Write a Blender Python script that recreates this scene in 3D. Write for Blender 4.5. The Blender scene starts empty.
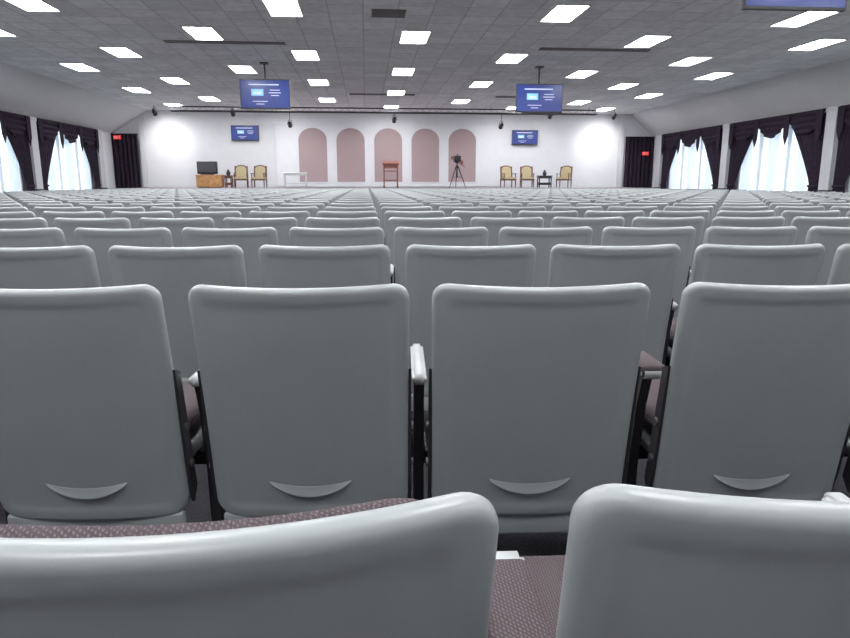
import bpy, bmesh, math, random
from mathutils import Vector, Matrix
random.seed(7)
scene = bpy.context.scene
try:
    scene.view_settings.view_transform = 'Standard'
    scene.view_settings.look = 'None'
except Exception: pass

# ------------------------------------------------------------ materials
def mat(name, col, rough=0.6, spec=0.4, noise=0.0, nscale=40, metal=0.0, bump=0.0, emis=None, estr=0.0):
    m = bpy.data.materials.new(name); m.use_nodes = True
    nt = m.node_tree; b = nt.nodes['Principled BSDF']
    b.inputs['Base Color'].default_value = (*col, 1)
    b.inputs['Roughness'].default_value = rough
    b.inputs['Metallic'].default_value = metal
    b.inputs['Specular IOR Level'].default_value = spec
    if noise or bump:
        tc = nt.nodes.new('ShaderNodeTexCoord')
        n = nt.nodes.new('ShaderNodeTexNoise'); n.inputs['Scale'].default_value = nscale
        n.inputs['Detail'].default_value = 4
        nt.links.new(tc.outputs['Object'], n.inputs['Vector'])
        if noise:
            r = nt.nodes.new('ShaderNodeValToRGB')
            r.color_ramp.elements[0].position = .3; r.color_ramp.elements[1].position = .7
            r.color_ramp.elements[0].color = (*[c*(1-noise) for c in col], 1)
            r.color_ramp.elements[1].color = (*[min(1, c*(1+noise)) for c in col], 1)
            nt.links.new(n.outputs['Fac'], r.inputs['Fac'])
            nt.links.new(r.outputs['Color'], b.inputs['Base Color'])
        if bump:
            bp = nt.nodes.new('ShaderNodeBump'); bp.inputs['Strength'].default_value = bump
            bp.inputs['Distance'].default_value = .005
            nt.links.new(n.outputs['Fac'], bp.inputs['Height'])
            nt.links.new(bp.outputs['Normal'], b.inputs['Normal'])
    if emis:
        b.inputs['Emission Color'].default_value = (*emis, 1)
        b.inputs['Emission Strength'].default_value = estr
    return m

M_plastic = mat('chair_plastic', (.355,.382,.388), .34, .62, noise=.03, nscale=6)
M_arm = mat('armrest_plastic', (.50,.52,.52), .38, .5)
M_steel = mat('dark_steel', (.035,.035,.04), .45, .5)
M_bolt = mat('bolt_metal', (.4,.4,.42), .3, .5, metal=.9)
M_wall = mat('painted_wall', (.67,.67,.70), .8, .2, noise=.02, nscale=3)
M_soffit = mat('painted_soffit', (.66,.66,.68), .8, .2, noise=.02, nscale=2)
M_column = mat('column_paint', (.50,.50,.53), .7, .2, noise=.03, nscale=4)
M_arch = mat('arch_fabric', (.35,.265,.275), .9, .1, noise=.12, nscale=60)
M_carpet = mat('carpet', (.06,.06,.07), .95, .1, noise=.35, nscale=120, bump=.4)
M_stage = mat('stage_carpet', (.30,.28,.30), .9, .1, noise=.1, nscale=60)
M_skirt = mat('stage_skirt_paint', (.6,.6,.62), .7, .2, noise=.03)
M_black = mat('black_plastic', (.012,.012,.014), .4, .5)
M_wood = mat('oak_wood', (.42,.22,.09), .5, .4, noise=.25, nscale=9)
M_dwood = mat('dark_wood', (.10,.035,.02), .4, .5, noise=.25, nscale=9)
M_redwood = mat('mahogany_wood', (.20,.07,.05), .4, .5, noise=.25, nscale=9)
M_gold = mat('gold_upholstery', (.43,.36,.23), .9, .1, noise=.15, nscale=60)
M_white = mat('white_paint', (.8,.8,.8), .5, .4)
M_drape = mat('dark_drape', (.030,.022,.036), .9, .1, noise=.25, nscale=12)
M_frame = mat('window_frame_paint', (.3,.3,.32), .5, .4)
M_vent = mat('vent_metal', (.24,.22,.22), .6, .3)
M_trimw = mat('fixture_white', (.8,.8,.8), .5, .3)
M_lamp = mat('troffer_lens', (.9,.9,.9), .5, .3, emis=(.98,.985,1.0), estr=35)
M_exit = mat('exit_red', (.6,.02,.02), .5, .3, emis=(1,.05,.05), estr=.4)
M_exitw = mat('exit_letters', (.9,.7,.7), .5, .3, emis=(1,.5,.5), estr=.4)
M_blue = mat('screen_blue', (.01,.02,.1), .25, .5, emis=(.016,.034,.18), estr=.9)
M_cyan = mat('screen_cyan', (.1,.3,.5), .3, .5, emis=(.22,.5,.8), estr=.8)
M_text = mat('screen_text', (.4,.4,.5), .3, .5, emis=(.5,.6,.85), estr=.7)
M_spotlens = mat('spot_lens', (.9,.9,.9), .3, .5, emis=(1,.97,.92), estr=12)
M_baseb = mat('baseboard_paint', (.06,.06,.07), .6, .3)

def tweed():
    m = bpy.data.materials.new('tweed_upholstery'); m.use_nodes = True
    nt = m.node_tree; b = nt.nodes['Principled BSDF']; b.inputs['Roughness'].default_value = .95
    b.inputs['Specular IOR Level'].default_value = .1
    tc = nt.nodes.new('ShaderNodeTexCoord')
    w1 = nt.nodes.new('ShaderNodeTexWave'); w1.inputs['Scale'].default_value = 75; w1.inputs['Distortion'].default_value = 2.5
    w1.bands_direction = 'X'
    w2 = nt.nodes.new('ShaderNodeTexWave'); w2.inputs['Scale'].default_value = 85; w2.inputs['Distortion'].default_value = 2.5
    w2.bands_direction = 'DIAGONAL'
    mx = nt.nodes.new('ShaderNodeMath'); mx.operation = 'MULTIPLY'
    for w in (w1, w2): nt.links.new(tc.outputs['Object'], w.inputs['Vector'])
    nt.links.new(w1.outputs['Fac'], mx.inputs[0]); nt.links.new(w2.outputs['Fac'], mx.inputs[1])
    r = nt.nodes.new('ShaderNodeValToRGB')
    r.color_ramp.elements[0].color = (.085,.068,.074,1); r.color_ramp.elements[1].color = (.19,.16,.17,1)
    nt.links.new(mx.outputs[0], r.inputs['Fac']); nt.links.new(r.outputs['Color'], b.inputs['Base Color'])
    bp = nt.nodes.new('ShaderNodeBump'); bp.inputs['Strength'].default_value = .5; bp.inputs['Distance'].default_value = .003
    nt.links.new(mx.outputs[0], bp.inputs['Height']); nt.links.new(bp.outputs['Normal'], b.inputs['Normal'])
    return m
M_tweed = tweed()

def ceiling_mat():
    m = bpy.data.materials.new('acoustic_tile'); m.use_nodes = True
    nt = m.node_tree; b = nt.nodes['Principled BSDF']; b.inputs['Roughness'].default_value = .9
    b.inputs['Specular IOR Level'].default_value = .1
    tc = nt.nodes.new('ShaderNodeTexCoord')
    br = nt.nodes.new('ShaderNodeTexBrick'); br.offset = 0; br.squash = 1
    br.inputs['Scale'].default_value = 1.0
    br.inputs['Brick Width'].default_value = .61; br.inputs['Row Height'].default_value = .61
    br.inputs['Mortar Size'].default_value = .014; br.inputs['Mortar Smooth'].default_value = .1
    br.inputs['Color1'].default_value = (.93,.93,.94,1); br.inputs['Color2'].default_value = (.80,.80,.81,1)
    br.inputs['Mortar'].default_value = (.66,.66,.67,1)
    nt.links.new(tc.outputs['Object'], br.inputs['Vector'])
    n = nt.nodes.new('ShaderNodeTexNoise'); n.inputs['Scale'].default_value = 7; n.inputs['Detail'].default_value = 8
    nt.links.new(tc.outputs['Object'], n.inputs['Vector'])
    r = nt.nodes.new('ShaderNodeValToRGB')
    r.color_ramp.elements[0].position = .3; r.color_ramp.elements[1].position = .7
    r.color_ramp.elements[0].color = (.84,.84,.84,1); r.color_ramp.elements[1].color = (1,1,1,1)
    nt.links.new(n.outputs['Fac'], r.inputs['Fac'])
    mx = nt.nodes.new('ShaderNodeMix'); mx.data_type = 'RGBA'; mx.blend_type = 'MULTIPLY'; mx.inputs[0].default_value = 1
    nt.links.new(br.outputs['Color'], mx.inputs[6]); nt.links.new(r.outputs['Color'], mx.inputs[7])
    nt.links.new(mx.outputs[2], b.inputs['Base Color'])
    return m
M_ceil = ceiling_mat()

def sheer_mat():
    m = bpy.data.materials.new('sheer_fabric'); m.use_nodes = True
    nt = m.node_tree; nt.nodes.remove(nt.nodes['Principled BSDF'])
    out = nt.nodes['Material Output']
    d = nt.nodes.new('ShaderNodeBsdfDiffuse'); d.inputs[0].default_value = (.75,.77,.8,1)
    t = nt.nodes.new('ShaderNodeBsdfTranslucent'); t.inputs[0].default_value = (.92,.96,1,1)
    mx = nt.nodes.new('ShaderNodeMixShader'); mx.inputs[0].default_value = .65
    nt.links.new(d.outputs[0], mx.inputs[1]); nt.links.new(t.outputs[0], mx.inputs[2])
    nt.links.new(mx.outputs[0], out.inputs[0])
    return m
M_sheer = sheer_mat()

def glass_mat():
    m = bpy.data.materials.new('window_glass'); m.use_nodes = True
    nt = m.node_tree; nt.nodes.remove(nt.nodes['Principled BSDF'])
    out = nt.nodes['Material Output']
    t = nt.nodes.new('ShaderNodeBsdfTransparent'); t.inputs[0].default_value = (.96,.98,1,1)
    g = nt.nodes.new('ShaderNodeBsdfGlossy'); g.inputs['Roughness'].default_value = .05
    mx = nt.nodes.new('ShaderNodeMixShader'); mx.inputs[0].default_value = .06
    nt.links.new(t.outputs[0], mx.inputs[1]); nt.links.new(g.outputs[0], mx.inputs[2])
    nt.links.new(mx.outputs[0], out.inputs[0])
    return m
M_glass = glass_mat()

# ------------------------------------------------------------ mesh builder
class MB:
    def __init__(s): s.v=[]; s.f=[]; s.m=[]; s.sm=[]; s.mats=[]
    def mi(s, mt):
        if mt not in s.mats: s.mats.append(mt)
        return s.mats.index(mt)
    def add(s, vs, fs, mt, smooth=False):
        o=len(s.v); k=s.mi(mt)
        s.v += [tuple(p) for p in vs]
        for f in fs: s.f.append(tuple(i+o for i in f)); s.m.append(k); s.sm.append(smooth)
    def box(s, c, size, mt, bev=0.0, seg=2, rot=None, smooth=False):
        bm = bmesh.new(); bmesh.ops.create_cube(bm, size=1)
        for v in bm.verts: v.co = Vector((v.co.x*size[0], v.co.y*size[1], v.co.z*size[2]))
        if bev>0: bmesh.ops.bevel(bm, geom=list(bm.edges), offset=bev, segments=seg, affect='EDGES', profile=.5)
        bm.verts.index_update()
        R = rot if rot else Matrix.Identity(3); C=Vector(c)
        s.add([R@v.co + C for v in bm.verts], [[v.index for v in f.verts] for f in bm.faces], mt, smooth)
        bm.free()
    def cyl(s, p0, p1, r0, mt, r1=None, n=12, smooth=True):
        p0=Vector(p0); p1=Vector(p1); r1 = r0 if r1 is None else r1
        d=(p1-p0).normalized(); a = Vector((0,0,1)) if abs(d.z)<.9 else Vector((1,0,0))
        u=d.cross(a).normalized(); w=d.cross(u)
        vs=[]
        for p,r in ((p0,r0),(p1,r1)):
            for i in range(n):
                t=2*math.pi*i/n; vs.append(p+(u*math.cos(t)+w*math.sin(t))*r)
        s.add(vs, [(i,(i+1)%n,n+(i+1)%n,n+i) for i in range(n)], mt, smooth)
        s.add(vs, [tuple(range(n))[::-1], tuple(range(n,2*n))], mt, False)
    def prism(s, poly, axis, a, b, mt, smooth=False):
        n=len(poly); vs=[]
        for t in (a,b):
            for p in poly:
                vs.append((t,p[0],p[1]) if axis==0 else ((p[0],t,p[1]) if axis==1 else (p[0],p[1],t)))
        fs=[(i,(i+1)%n,n+(i+1)%n,n+i) for i in range(n)]+[tuple(range(n))[::-1],tuple(range(n,2*n))]
        s.add(vs,fs,mt,smooth)
    def mesh(s, name):
        me=bpy.data.meshes.new(name); me.from_pydata(s.v,[],s.f)
        for mt in s.mats: me.materials.append(mt)
        me.polygons.foreach_set('material_index', s.m)
        me.polygons.foreach_set('use_smooth', s.sm)
        bm=bmesh.new(); bm.from_mesh(me); bmesh.ops.recalc_face_normals(bm, faces=bm.faces); bm.to_mesh(me); bm.free()
        me.update(); return me
    def obj(s, name, loc=(0,0,0), rz=0):
        o=bpy.data.objects.new(name, s.mesh(name)); o.location=loc; o.rotation_euler=(0,0,rz)
        scene.collection.objects.link(o); return o
def inst(name, me, loc, rz=0, parent=None):
    o=bpy.data.objects.new(name, me); o.location=loc; o.rotation_euler=(0,0,rz)
    scene.collection.objects.link(o)
    if parent: o.parent=parent
    return o

# ------------------------------------------------------------ auditorium chair
S=.645; W=.2485; REC=math.radians(11)
def outline(hw, hh, rt, rb, cx=0, cy=S/2, nc=7, nt=16, ns=18):
    pts=[]
    def line(a,b,n):
        for i in range(n): 
            t=i/n; pts.append((a[0]+(b[0]-a[0])*t, a[1]+(b[1]-a[1])*t))
    def arc(c,r,a0,a1,n):
        for i in range(n):
            t=math.radians(a0+(a1-a0)*i/n); pts.append((c[0]+r*math.cos(t), c[1]+r*math.sin(t)))
    line((-hw+rt,hh),(hw-rt,hh),nt); arc((hw-rt,hh-rt),rt,90,0,nc)
    line((hw,hh-rt),(hw,-hh+rb),ns); arc((hw-rb,-hh+rb),rb,0,-90,nc)
    line((hw-rb,-hh),(-hw+rb,-hh),nt); arc((-hw+rb,-hh+rb),rb,270,180,nc)
    line((-hw,-hh+rb),(-hw,hh-rt),ns); arc((-hw+rt,hh-rt),rt,180,90,nc)
    return [(cx+x, cy+y) for x,y in pts]
def place(x, s, w):
    k=1-.02*(1-s/S); x*=k
    cur = -.040*(1-(x/W)**2)*(0.55+.45*s/S)
    w = w+cur + .010*math.sin(math.pi*s/S)
    return (x, (S-s)*math.sin(REC)+w*math.cos(REC), .247+s*math.cos(REC)+w*math.sin(REC))
def rings(mb, prof, hw, hh, rt, rb, mt, cy=S/2):
    vs=[]; fs=[]; n=None
    for inset,w in prof:
        a=hw-inset; b=hh-inset
        o=outline(a,b,max(rt-inset,.012),max(rb-inset,.012),cy=cy); n=len(o)
        vs+=[place(x,s,w) for x,s in o]
    for k in range(len(prof)-1):
        for i in range(n):
            j=(i+1)%n; fs.append((k*n+i,k*n+j,(k+1)*n+j,(k+1)*n+i))
    mb.add(vs,fs,mt,True)
    for k,(inset,w) in ((0,prof[0]),(len(prof)-1,prof[-1])):
        ring=[vs[k*n+i] for i in range(n)]
        c=place(0,cy,w)
        mb.add(ring+[c],[(i,(i+1)%n,n) for i in range(n)],mt,True)

def build_chair(right_arm=False, padt=.07, tweed_arm=False):
    mb=MB()
    prof=[(.22,.0035),(.17,.0035),(.12,.0035),(.085,.0035),(.060,.0035),(.050,.0033),(.042,.0026),(.036,.0010),(.030,.0002),(.024,0),(.014,0),(.009,.0007),(.005,.0028),(.002,.006),(.0004,.010),
          (0,.015),(.0006,.021),(.0035,.026),(.009,.029),(.02,.030),(.06,.030),(.11,.030),(.16,.030),(.22,.030)]
    rings(mb,prof,W,S/2,.038,.055,M_plastic)
    T=padt
    prof=[(.17,.03),(.1,.03),(.02,.03),(.0,.031),(.0,T-.022),(.003,T-.012),(.010,T-.005),(.022,T),(.05,T+.004),(.1,T+.006),(.17,T+.006)]
    rings(mb,prof,.222,S/2-.034,.06,.05,M_tweed,cy=S/2-.0)
    # crescent grip moulded into the lower back
    vs=[];fs=[];NS=28;NT=12
    for i in range(NS+1):
        s_=-1+2*i/NS; e=max(0,1-s_*s_)
        for j in range(NT+1):
            t=j/NT
            ztop=.118-.012*e; zbot=ztop-.036*e**.8-.0005
            pr = (t/.75)**1.3 if t<.75 else max(0,1-((t-.75)/.25)**2)
            off=-.011*e**.5*pr if 0<t<1 else .003
            vs.append(place(.105*s_, ztop+(zbot-ztop)*t, .0035+off))
    for i in range(NS):
        for j in range(NT):
            a=i*(NT+1)+j; fs.append((a,a+1,a+NT+2,a+NT+1))
    mb.add(vs,fs,M_plastic,True)
    # seat cushion + plastic pan
    mb.box((0,.36,.445),(.46,.46,.075),M_tweed,.03,4,smooth=True)
    mb.box((0,.36,.39),(.475,.475,.05),M_plastic,.02,3,smooth=True)
    mb.box((0,.125,.222),(.46,.022,.075),M_plastic,.009,2,smooth=True)
    mb.box((0,.30,.34),(.53,.04,.04),M_steel,.005)
    # side hinge straps
    for sx in (-1,1):
        pts=[]
        for s_,w in ((.42,.012),(.40,.045),(.06,.055),(.03,.02),(.10,.010)):
            x,y,z=place(sx*W,s_,w); pts.append((y,z))
        x0=sx*.2485; mb.prism(pts,0,x0-.0045,x0+.0045,M_steel)
        for s_ in (.14,.25):
            x,y,z=place(sx*W,s_,.03)
            mb.cyl((sx*.24,y,z),(sx*.258,y,z),.011,M_bolt,n=10)
    sides=[-.275]+([.275] if right_arm else [])
    for X in sides:
        XA = X if not tweed_arm else -.256
        poly=[]
        y0,y1=(.11,.46) if not tweed_arm else (.135,.345); h=.015; zc=.618
        hwid=.018 if not tweed_arm else .034
        for k in range(7):
            t=math.radians(-90+180*k/6); poly.append((y1-h+h*math.cos(t), zc+h*math.sin(t)))
        for k in range(7):
            t=math.radians(90+180*k/6); poly.append((y0+h+h*math.cos(t), zc+h*math.sin(t)))
        bm=bmesh.new()
        n=len(poly); a=[bm.verts.new((XA-hwid,p[0],p[1])) for p in poly]; b=[bm.verts.new((XA+hwid,p[0],p[1])) for p in poly]
        for i in range(n): bm.faces.new((a[i],a[(i+1)%n],b[(i+1)%n],b[i]))
        fa=bm.faces.new(a[::-1]); fb=bm.faces.new(b)
        bmesh.ops.bevel(bm, geom=list(fa.edges)+list(fb.edges), offset=.008, segments=3, affect='EDGES')
        bm.verts.index_update()
        mb.add([v.co.copy() for v in bm.verts],[[v.index for v in f.verts] for f in bm.faces],M_arm,True); bm.free()
        if tweed_arm:
            mb.box((XA,(y0+y1)/2-.015,zc+.006),(.0695,y1-y0-.038,.034),M_tweed,.012,4,smooth=True)
        mb.prism([(.10,0),(.46,0),(.46,.025),(.345,.06),(.325,.34),(.33,.50),(.34,.606),(.14,.606),(.17,.52),(.20,.34),(.215,.06),(.10,.025)],0,X-.013,X+.013,M_steel)
        mb.cyl((X-.019,.26,.38),(X+.019,.26,.38),.04,M_steel,n=16)
        mb.cyl((X-.021,.26,.38),(X+.021,.26,.38),.014,M_bolt,n=10)
        mb.box((X,.28,.006),(.045,.40,.012),M_steel,.003)
    return mb.mesh('auditorium_chair_mesh')
CH=build_chair(); CHE=build_chair(True); CHT=build_chair(padt=.055,tweed_arm=True); CHP=build_chair(padt=.088)
PITCH=.551; X0=.39
xs=[X0+PITCH*k for k in range(-17,21)]
rowsY=[-.58]+[.447,1.490]+[2.475+1.008*k for k in range(22)]
SK=-.058
for ri,Y in enumerate(rowsY):
    for ci,X in enumerate(xs):
        k=ci-17
        last = ci==len(xs)-1; me = CHE if last else CH; sx=1
        rz=SK+math.radians(random.uniform(-.8,.8))
        dy=random.uniform(-.006,.006)+SK*(X-X0); dx=random.uniform(-.002,.002)
        if ri==1:
            dx=.014; dy=0
            if k==-1: rz=math.radians(1.6); me=CHP; dx=.012; dy=-.004
            if k==0: rz=math.radians(-2.5); me=CHT; dx=.016; dy=-.003
            if k>0: dx=.03
        if ri==2:
            if k<=-2: dx=-.014
            if k==-1: dx=.001; sx=1.025
            if k==0: dx=.014; sx=1.035
            if k>=1: dx=.048
            if k==1: me=CHT
        o=inst('auditorium_chair', me, (X+dx,Y+dy,0), rz)
        if sx!=1: o.scale=(sx,1,1)

# ------------------------------------------------------------ room shell
XL,XR=-10.5,12.8; YB,YF=-3.0,29.8; ZC=4.05; ZS=3.1; CL,CR=-9.0,11.7
def simple(name, parts):
    mb=MB()
    for p in parts: mb.box(*p)
    return mb.obj(name)
simple('floor',[(((XL+XR)/2,(YB+YF)/2,-.05),(XR-XL+.6,YF-YB+.6,.1),M_carpet)])
simple('ceiling',[(((CL+CR)/2,(YB+YF)/2,ZC+.05),(CR-CL,YF-YB+.4,.1),M_ceil)])
for nm,xa,xb in (('ceiling_soffit_left',CL,XL),('ceiling_soffit_right',CR,XR)):
    mb=MB(); sg=-1 if xb<xa else 1
    mb.prism([(xa,ZC),(xb,ZS),(xb+.3*sg,ZS),(xb+.3*sg,ZC+.1),(xa,ZC+.1)],1,YB-.2,YF+.2,M_soffit); mb.obj(nm)
simple('wall_front',[(((XL+XR)/2,YF+.1,2.05),(XR-XL+.6,.2,4.1),M_wall)])
simple('wall_back',[(((XL+XR)/2,YB-.1,2.05),(XR-XL+.6,.2,4.1),M_wall)])

colsL=[27.7,22.4,17.1,11.8,6.5,1.2]; colsR=[28.5,23.1,17.7,12.3,6.9,1.5]
WW=3.9; Z0w,Z1w=.55,2.85
wn=0
for side,cols,XW in (('left',colsL,XL),('right',colsR,XR)):
    sg=-1 if side=='left' else 1
    wins=[(cols[i]+cols[i+1])/2 for i in range(len(cols)-1)]
    mb=MB(); xc=XW+sg*.1
    mb.box((xc,(YB+YF)/2,Z0w/2),(.2,YF-YB,Z0w),M_wall)
    mb.box((xc,(YB+YF)/2,(Z1w+ZS)/2+.05),(.2,YF-YB,ZS-Z1w+.1),M_wall)
    edges=[YB]+sum([[w-WW/2,w+WW/2] for w in sorted(wins)],[])+[YF]
    for i in range(0,len(edges),2):
        mb.box((xc,(edges[i]+edges[i+1])/2,(Z0w+Z1w)/2),(.2,edges[i+1]-edges[i],Z1w-Z0w),M_wall)
    mb.obj('wall_'+side)
    simple('baseboard_'+side,[((XW-sg*.008,(YB+YF)/2,.06),(.016,YF-YB,.12),M_baseb)])
    for c in cols:
        mb=MB(); mb.box((XW-sg*.135,c,ZS/2),(.27,.42,ZS-.004),M_column,.01,2)
        mb.box((XW-sg*.14,c,.45),(.30,.46,.9),M_baseb,.01,2)
        mb.box((XW-sg*.14,c,ZS-.06),(.30,.46,.10),M_column,.01,2)
        mb.obj('wall_column')
    for w in wins:
        wn+=1; mb=MB()
        for k in range(4):
            y=w-WW/2+.03+(WW-.06)*k/3; mb.box((xc,y,(Z0w+Z1w)/2),(.07,.06,Z1w-Z0w),M_frame)
        for z in (Z0w+.03,Z1w-.03): mb.box((xc,w,z),(.07,WW,.06),M_frame)
        mb.box((xc,w,(Z0w+Z1w)/2),(.008,WW-.06,Z1w-Z0w-.06),M_glass)
        mb.obj('window_%d'%wn)
        # sheer curtain with gathered double-layer bunches
        mb=MB(); N=180
        vs=[];fs=[];zs=[.12,.7,1.3,1.9,2.5,2.95]
        for i in range(N+1):
            t=i/N; y=w-WW/2-.05+(WW+.1)*t
            for z in zs:
                amp=.03*(1+.4*math.sin(i*.37))*(.6+.4*(1-z/3))
                vs.append((XW-sg*(.06+amp*math.sin(t*2*math.pi*15+.5*math.sin(t*23))), y, z))
        nz=len(zs)
        for i in range(N):
            for j in range(nz-1):
                a=i*nz+j; fs.append((a,a+1,a+nz+1,a+nz))
        mb.add(vs,fs,M_sheer,True)
        for cy_,w0,w1 in ((-1.45,.22,.30),(-.78,.10,.05),(0,.34,.16),(.70,.12,.05),(1.4,.22,.32)):
            for layer in (0,1):
                vs=[];fs=[];N2=30
                for i in range(N2+1):
                    t=i/N2
                    for z in zs:
                        ww=w1+(w0-w1)*(z/2.95); y=w+cy_+ww*(2*t-1)
                        vs.append((XW-sg*(.115+.02*layer+.014*math.sin(t*2*math.pi*5+layer)), y, z))
                for i in range(N2):
                    for j in range(nz-1):
                        a=i*nz+j; fs.append((a,a+1,a+nz+1,a+nz))
                mb.add(vs,fs,M_sheer,True)
        mb.cyl((XW-sg*.10,w-WW/2-.1,2.96),(XW-sg*.10,w+WW/2+.1,2.96),.014,M_frame)
        mb.obj('sheer_curtain')
        # dark drapes with swag valance and tied back panels
        mb=MB(); bay=2.40
        for d in (-1,1):
            vs=[];fs=[];NU=40;NZ=26
            for i in range(NU+1):
                u=i/NU
                for j in range(NZ+1):
                    z=.03+(2.98-.03)*j/NZ
                    if z>1.0: wd=.42+1.25*((z-1.0)/1.98)**1.25
                    else: wd=.42+.12*((1.0-z)/1.0)**.6
                    yy=w+d*(bay-wd*u)
                    vs.append((XW-sg*(.19+.03*math.sin(u*2*math.pi*7+.3*z)), yy, z))
            for i in range(NU):
                for j in range(NZ):
                    a=i*(NZ+1)+j; fs.append((a,a+1,a+NZ+2,a+NZ+1))
            mb.add(vs,fs,M_drape,True)
            mb.box((XW-sg*.21,w+d*(bay-.22),1.0),(.07,.46,.06),M_drape,.01)
        ns=3; sw=2*bay/ns
        for k in range(ns):
            vs=[];fs=[];NU=28;NV=16
            for i in range(NU+1):
                u=i/NU; sag=.10+.46*(1-(2*u-1)**2)
                for j in range(NV+1):
                    v=j/NV
                    z=3.06-v*(sag+.06)
                    dd=.25+.04*math.sin(v*sag*42)*(4*u*(1-u))**.5+.02*v
                    vs.append((XW-sg*dd, w-bay+sw*(k+u), z))
            for i in range(NU):
                for j in range(NV):
                    a=i*(NV+1)+j; fs.append((a,a+1,a+NV+2,a+NV+1))
            mb.add(vs,fs,M_drape,True)
        for k in range(ns+1):
            yk=w-bay+sw*k; yk=min(max(yk,w-bay+.13),w+bay-.13)
            mb.prism([(yk-.13,3.06),(yk+.13,3.06),(yk+.11,2.45),(yk,2.2),(yk-.11,2.45)],0,XW-sg*.29,XW-sg*.315,M_drape)
        mb.box((XW-sg*.14,w,3.07),(.26,2*bay,.03),M_drape)
        mb.obj('window_drapes')

def pleated(name,xa,xb,y,z0,z1,mt,n=8,amp=.05):
    mb=MB(); N=n*10; vs=[];fs=[]
    for i in range(N+1):
        t=i/N
        for z in (z0,(z0+z1)/2,z1):
            vs.append((xa+(xb-xa)*t, y+amp*math.sin(t*2*math.pi*n), z))
    for i in range(N):
        for j in range(2):
            a=i*3+j; fs.append((a,a+1,a+4,a+3))
    mb.add(vs,fs,mt,True); mb.box(((xa+xb)/2,y,z1),(xb-xa,.12,.04),mt); mb.obj(name)
pleated('stage_side_curtain',XL+.02,-9.43,29.6,.02,3.06,M_drape,6)
pleated('stage_side_curtain',11.48,XR-.02,29.6,.02,3.06,M_drape,7)

# ------------------------------------------------------------ ceiling fixtures
def troffer():
    mb=MB(); w,l=.60,1.21
    for x in (-w/2+.015,w/2-.015): mb.box((x,0,-.012),(.03,l,.024),M_trimw)
    for y in (-l/2+.015,l/2-.015): mb.box((0,y,-.012),(w,.03,.024),M_trimw)
    mb.box((0,0,-.008),(w-.06,l-.06,.012),M_lamp)
    return mb.mesh('troffer')
TR=troffer()
for k in range(-3,4):
    for X in (-5.55,-1.36,3.55,8.03): inst('ceiling_light',TR,(X,12.42+4.4*k,ZC))
for k in range(-3,4):
    for X in (-7.35,-3.2,1.05,6.0,9.8):
        Y=14.62+4.4*k
        if Y<28.6: inst('ceiling_light',TR,(X,Y,ZC))
def vent(name,x,y,w,l,n):
    mb=MB(); mb.box((0,0,-.004),(w,l,.008),M_vent)
    for i in range(n):
        yy=-l/2+l*(i+.5)/n; mb.box((0,yy,-.014),(w-.03,l/n*.35,.014),M_vent)
    mb.box((0,l/2,-.01),(w+.03,.02,.02),M_vent); mb.box((0,-l/2,-.01),(w+.03,.02,.02),M_vent)
    mb.box((w/2,0,-.01),(.02,l+.02,.02),M_vent); mb.box((-w/2,0,-.01),(.02,l+.02,.02),M_vent)
    mb.obj(name,(x,y,ZC))
vent('ceiling_vent',-2.95,15.5,2.5,.2,3); vent('ceiling_vent',5.2,15.6,2.5,.2,3)
vent('ceiling_vent',.45,12.7,.58,.5,5); vent('ceiling_vent',.6,23.9,2.2,.3,4)
vent('ceiling_vent',-3.4,24.2,1.2,.3,4); vent('ceiling_vent',5.2,24.2,1.2,.3,4)

# ------------------------------------------------------------ televisions
def tv_mesh(mb,w,h,c=(0,0,0)):
    cx,cy,cz=c
    mb.box((cx,cy+.03,cz),(w,.06,h),M_black,.008)
    mb.box((cx,cy+.07,cz),(w*.5,.05,h*.5),M_black,.01)
    mb.box((cx,cy-.001,cz+.006),(w-.05,.006,h-.06),M_blue)
    y=cy-.006
    mb.box((cx-.15*w,y,cz+.06*h),(.24*w,.004,.22*h),M_cyan)
    mb.box((cx-.15*w,y-.002,cz+.04*h),(.15*w,.004,.10*h),M_text)
    mb.box((cx-.02*w,y,cz+.32*h),(.60*w,.004,.04*h),M_text)
    for k,l in enumerate((.2,.24,.16)): mb.box((cx+.2*w,y,cz+.14*h-.09*h*k),(l*w,.004,.022*h),M_text)
    for k,l in enumerate((.30,.16)): mb.box((cx-.1*w,y,cz-.24*h-.09*h*k),(l*w,.004,.02*h),M_text)
for X,Y,Zc in ((-2.5,17.9,3.28),(4.55,17.9,3.25),(4.93,7.8,3.40)):
    mb=MB(); tv_mesh(mb,1.24,.72)
    top=ZC-Zc
    mb.cyl((0,.11,.0),(0,.11,top-.01),.024,M_black)
    mb.box((0,.11,top-.015),(.2,.2,.03),M_black,.004)
    mb.box((0,.10,.0),(.24,.06,.3),M_black,.005)
    mb.obj('hanging_television',(X,Y,Zc))
for X,Zc in ((-5.05,3.14),(6.95,3.02)):
    mb=MB(); tv_mesh(mb,1.15,.62)
    mb.box((0,.11,0),(.4,.06,.3),M_black)
    mb.obj('wall_television',(X,YF-.142,Zc))

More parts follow.
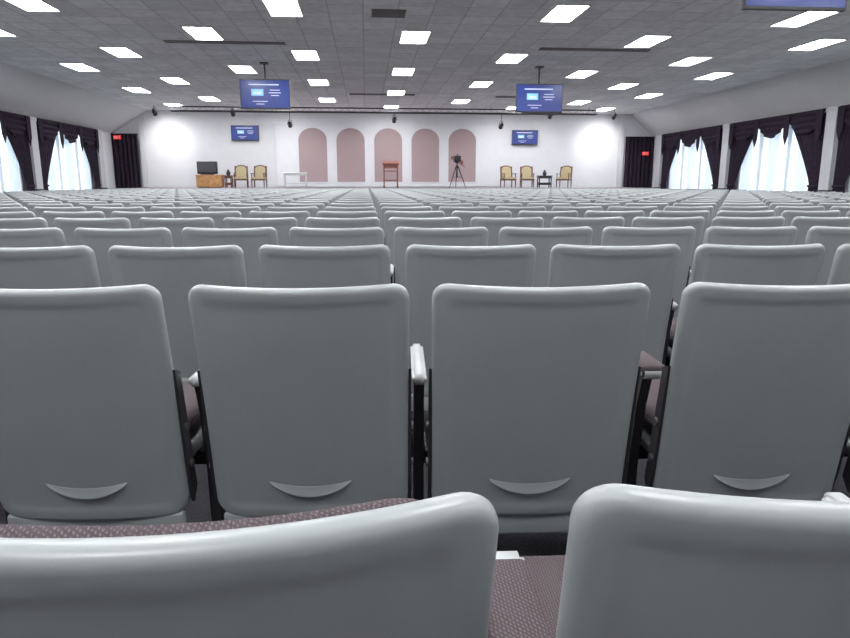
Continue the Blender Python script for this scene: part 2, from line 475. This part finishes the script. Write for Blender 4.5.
# ------------------------------------------------------------ stage
ST=.88; SX0,SX1=-9.4,11.45
mb=MB()
mb.box(((SX0+SX1)/2,27.75,ST/2-.02),(SX1-SX0,4.0,ST-.04),M_skirt)
mb.box(((SX0+SX1)/2,27.72,ST-.02),(SX1-SX0,4.12,.04),M_stage,.008)
for k in range(10):
    x=SX0+1+(SX1-SX0-2)*k/9; mb.box((x,25.742,ST/2-.03),(1.7,.02,.6),M_skirt,.006)
mb.obj('stage_platform')
mb=MB(); mb.box((.98,YF-.03,2.22),(9.6,.06,2.6),M_wall,.008)
mb.box((.98,YF-.045,3.54),(9.7,.09,.06),M_wall,.008)
mb.obj('trim_1')
simple('trim_2',[((SX0+.12,YF-.05,2.4),(.24,.10,3.0),M_wall,.008)])
simple('trim_3',[((SX1-.12,YF-.05,2.4),(.24,.10,3.0),M_wall,.008)])
for k in range(5):
    mb=MB()
    def arch(r,zb,zt,N=24):
        return [(-r,zb)]+[(r*math.cos(math.pi-math.pi*i/N), zt+r*.85*math.sin(math.pi*i/N)) for i in range(N+1)]+[(r,zb)]
    mb.prism(arch(.60,1.12,2.86),1,0,.02,M_arch)
    o=arch(.645,1.09,2.86); i_=arch(.60,1.12,2.86); n=len(o)
    vs=[(p[0],-.02,p[1]) for p in o]+[(p[0],-.02,p[1]) for p in i_]+[(p[0],.02,p[1]) for p in o]+[(p[0],.0,p[1]) for p in i_]
    fs=[]
    for i in range(n):
        j=(i+1)%n; fs+= [(i,j,n+j,n+i),(i,j,2*n+j,2*n+i),(n+i,n+j,3*n+j,3*n+i)]
    mb.add(vs,fs,M_wall)
    mb.obj('arched_wall_panel',(.98+1.61*(k-2),YF-.082,0))

# lighting truss
mb=MB(); ty=27.2; tx0,tx1=-7.4,9.3
for dy,dz in ((0,0),(.25,0),(.125,.16)): mb.cyl((tx0,ty+dy,3.78+dz),(tx1,ty+dy,3.78+dz),.026,M_steel,n=8)
N=34
for i in range(N):
    a=tx0+(tx1-tx0)*i/N; b=tx0+(tx1-tx0)*(i+1)/N
    mb.cyl((a,ty,3.78),((a+b)/2,ty+.125,3.94),.008,M_frame,n=6); mb.cyl(((a+b)/2,ty+.125,3.94),(b,ty,3.78),.008,M_frame,n=6)
    mb.cyl((a,ty,3.78),(b,ty+.25,3.78),.008,M_frame,n=6)
for x in (-7,-3,1,5,9): mb.cyl((x,ty+.125,3.94),(x,ty+.125,ZC-.001),.012,M_steel,n=6)
truss=mb.obj('lighting_truss')

def spot(name,x,y,z,tx,ty_,tz,energy,top,parent=None):
    mb=MB(); d=(Vector((tx,ty_,tz))-Vector((x,y,z))).normalized()
    p=Vector((x,y,z)); 
    mb.cyl(p-d*.14,p+d*.12,.06,M_black,r1=.085,n=16)
    mb.cyl(p+d*.121,p+d*.124,.07,M_spotlens,n=16)
    mb.cyl((x-.1,y,z),(x+.1,y,z),.012,M_black,n=6)
    for sx in (-1,1): mb.cyl((x+sx*.1,y,z),(x+sx*.05,y,z+.16),.01,M_black,n=6)
    mb.cyl((x-.06,y,z+.16),(x+.06,y,z+.16),.012,M_black,n=6)
    mb.cyl((x,y,z+.16),(x,y,top),.012,M_black,n=6)
    o=mb.obj(name)
    if parent: o.parent=parent
    if energy:
        ld=bpy.data.lights.new('spot_lamp','SPOT'); ld.energy=energy; ld.spot_size=math.radians(80); ld.spot_blend=1; ld.shadow_soft_size=.1
        ld.color=(1,.98,.95)
        lo=bpy.data.objects.new('lamp',ld); lo.location=p+d*.16
        lo.rotation_euler=d.to_track_quat('-Z','Y').to_euler(); scene.collection.objects.link(lo); lo.parent=o
for x,e in ((-8.2,170),(-5.2,25),(7.6,25),(10.3,170)):
    spot('stage_spotlight',x,28.0,3.78,x,29.8,2.75,e,ZC-.002)
for x in (-2.9,5.4): spot('spotlight',x,27.2,3.3,x,29.6,2.2,25,3.76,truss)
spot('spotlight',1.15,27.2,3.5,1.1,29.6,2.4,25,3.76,truss)

# ------------------------------------------------------------ stage furniture
def armchair_mesh():
    mb=MB()
    for x in (-.25,.25):
        mb.cyl((x,-.22,0),(x,-.22,.40),.018,M_dwood,r1=.028); mb.cyl((x,.22,0),(x,.22,.42),.02,M_dwood,r1=.028)
        mb.cyl((x,.20,.42),(x*.96,.30,1.0),.024,M_dwood)
        mb.cyl((x,-.20,.38),(x,-.20,.64),.02,M_dwood); mb.box((x,0,.65),(.06,.48,.035),M_dwood,.012)
    mb.box((0,0,.37),(.56,.5,.07),M_dwood,.01); mb.box((0,-.01,.44),(.50,.48,.10),M_gold,.035,3,smooth=True)
    poly=[(-.21,.5)]+[(.21*math.cos(math.pi-math.pi*i/12), .86+.14*math.sin(math.pi*i/12)) for i in range(13)]+[(.21,.5)]
    vs=[];n=len(poly)
    for off in (-.035,.035):
        for x,z in poly: vs.append((x,.20+(z-.42)*.17+off,z))
    mb.add(vs,[(i,(i+1)%n,n+(i+1)%n,n+i) for i in range(n)]+[tuple(range(n))[::-1],tuple(range(n,2*n))],M_gold)
    po=[(-.26,.47)]+[(.26*math.cos(math.pi-math.pi*i/12), .87+.18*math.sin(math.pi*i/12)) for i in range(13)]+[(.26,.47)]
    vs=[]
    for off in (-.015,.03):
        for x,z in po: vs.append((x,.205+(z-.42)*.17+off,z))
    mb.add(vs,[(i,(i+1)%n,n+(i+1)%n,n+i) for i in range(n)]+[tuple(range(n))[::-1],tuple(range(n,2*n))],M_dwood)
    return mb.mesh('armchair')
AC=armchair_mesh()
for x,r in ((-5.08,.1),(-4.36,-.1),(5.99,.15),(6.80,-.1),(8.40,-.6)):
    o=inst('upholstered_armchair',AC,(x,28.4,ST),r); o.scale=(1,1,.88)
def side_table(x,y,mt,w=.5,h=.55,vase=True):
    mb=MB(); mb.box((0,0,h-.02),(w,.42,.04),mt,.008); mb.box((0,0,h-.08),(w-.06,.36,.08),mt)
    for a in (-1,1):
        for b in (-1,1): mb.cyl((a*(w/2-.05),b*.16,0),(a*(w/2-.05),b*.16,h-.04),.026,mt)
    mb.box((0,0,.16),(w-.1,.32,.10),mt)
    o=mb.obj('side_table',(x,y,ST))
    m2=MB(); prof=[(.05,0),(.08,.04),(.09,.1),(.05,.17),(.035,.2),(.05,.23)]
    for (r0,z0),(r1,z1) in zip(prof,prof[1:]): m2.cyl((0,0,z0),(0,0,z1),r0,M_black,r1=r1,n=16)
    v=m2.obj('vase',(0,0,h)); v.parent=o
side_table(-5.58,28.4,M_dwood,.34,.5)
side_table(7.55,28.4,M_black,.6,.50)
mb=MB(); mb.box((0,0,.26),(1.0,.5,.46),M_wood,.01); mb.box((0,0,.5),(1.04,.55,.04),M_wood,.008); mb.box((0,0,.02),(.9,.44,.04),M_dwood)
for x in (-.25,.25): mb.box((x,-.255,.26),(.46,.02,.38),M_wood,.006); mb.cyl((x*.25,-.29,.28),(x*.25,-.26,.28),.014,M_bolt)
mb.obj('wooden_cabinet',(-6.32,28.4,ST))
mb=MB(); mb.box((0,0,.28),(.8,.2,.50),M_black,.03); mb.box((0,.18,.26),(.5,.22,.38),M_black,.06)
mb.box((0,-.105,.30),(.70,.01,.40),M_baseb,.004); mb.box((0,-.02,.018),(.5,.34,.03),M_black,.006)
mb.obj('old_television',(-6.40,28.4,ST+.52))
mb=MB(); mb.box((0,0,.60),(1.0,.42,.04),M_white,.008); mb.box((0,0,.54),(.9,.34,.09),M_column)
for a in (-1,1):
    for b in (-1,1): mb.box((a*.44,b*.15,.30),(.05,.05,.6),M_column,.006)
mb.box((0,.0,.18),(.9,.3,.03),M_column)
mb.obj('white_console_table',(-2.9,28.5,ST))
mb=MB()
for a in (-1,1):
    mb.box((a*.27,0,.45),(.06,.34,.06),M_redwood,.008); mb.box((a*.27,0,.03),(.08,.46,.06),M_redwood,.01)
    mb.box((a*.27,-.12,.5),(.05,.05,.96),M_redwood,.006); mb.box((a*.27,.12,.5),(.05,.05,.96),M_redwood,.006)
mb.box((0,0,.66),(.56,.34,.04),M_redwood,.006); mb.box((0,0,.30),(.54,.05,.05),M_redwood)
mb.box((0,.0,1.0),(.66,.42,.035),M_redwood,.008,rot=Matrix.Rotation(math.radians(18),3,'X'))
mb.box((0,-.20,.94),(.66,.03,.06),M_redwood,.005); mb.box((0,-.14,.84),(.56,.03,.14),M_redwood,.005)
mb.obj('wooden_lectern',(1.0,27.6,ST))
mb=MB()
for k in range(3):
    t=math.radians(90+120*k); mb.cyl((.06*math.cos(t),.06*math.sin(t),.80),(.38*math.cos(t),.38*math.sin(t),.012),.024,M_black,r1=.014)
    mb.cyl((0,0,.45),(.22*math.cos(t),.22*math.sin(t),.40),.01,M_black,n=6)
mb.cyl((0,0,.4),(0,0,.95),.03,M_black); mb.cyl((0,0,.78),(0,0,.86),.07,M_black)
mb.box((0,0,1.0),(.14,.14,.08),M_black,.01); mb.box((0,0,1.13),(.26,.42,.24),M_black,.02); mb.cyl((0,-.21,1.13),(0,-.36,1.13),.07,M_black,r1=.085,n=16)
mb.box((-.19,-.05,1.17),(.14,.05,.14),M_redwood,.008); mb.cyl((0,.1,1.27),(0,-.2,1.29),.02,M_black); mb.box((0,.0,1.29),(.06,.2,.04),M_black,.005)
mb.box((.18,-.05,1.0),(.12,.08,.14),M_redwood,.008)
mb.cyl((.05,.05,.98),(.35,.35,.85),.014,M_black,n=8)
mb.obj('tripod_video_camera',(3.62,27.0,ST))

def exit_sign(x,y,z,rz):
    mb=MB(); mb.box((0,0,0),(.30,.05,.16),M_exit,.008)
    for i,c in enumerate('EXIT'):
        cx=-.10+.066*i; yy=-.028
        if c=='E':
            mb.box((cx-.02,yy,0),(.012,.006,.10),M_exitw)
            for zz in (-.044,0,.044): mb.box((cx,yy,zz),(.04,.006,.012),M_exitw)
        if c=='X':
            for a in (-1,1): mb.box((cx,yy,0),(.012,.006,.105),M_exitw,rot=Matrix.Rotation(a*.38,3,'Y'))
        if c=='I': mb.box((cx,yy,0),(.012,.006,.10),M_exitw)
        if c=='T':
            mb.box((cx,yy,0),(.012,.006,.10),M_exitw); mb.box((cx,yy,.044),(.045,.006,.012),M_exitw)
    mb.box((0,.05,.0),(.08,.06,.08),M_trimw)
    mb.obj('exit_sign',(x,y,z),rz)
exit_sign(-10.2,29.46,2.92,0); exit_sign(12.35,29.46,2.35,0)

# ------------------------------------------------------------ world
w=bpy.data.worlds.new('sky'); scene.world=w; w.use_nodes=True
bg=w.node_tree.nodes['Background']; bg.inputs[0].default_value=(.95,.98,1,1); bg.inputs[1].default_value=3.2

# ------------------------------------------------------------ camera
cd=bpy.data.cameras.new('camera'); cd.sensor_width=36; cd.lens=28.25; cd.clip_start=.02; cd.clip_end=200
co=bpy.data.objects.new('camera',cd); co.location=(0,0,1.11)
co.rotation_euler=(math.radians(90-11.6),0,math.radians(-4.95))
scene.collection.objects.link(co); scene.camera=co
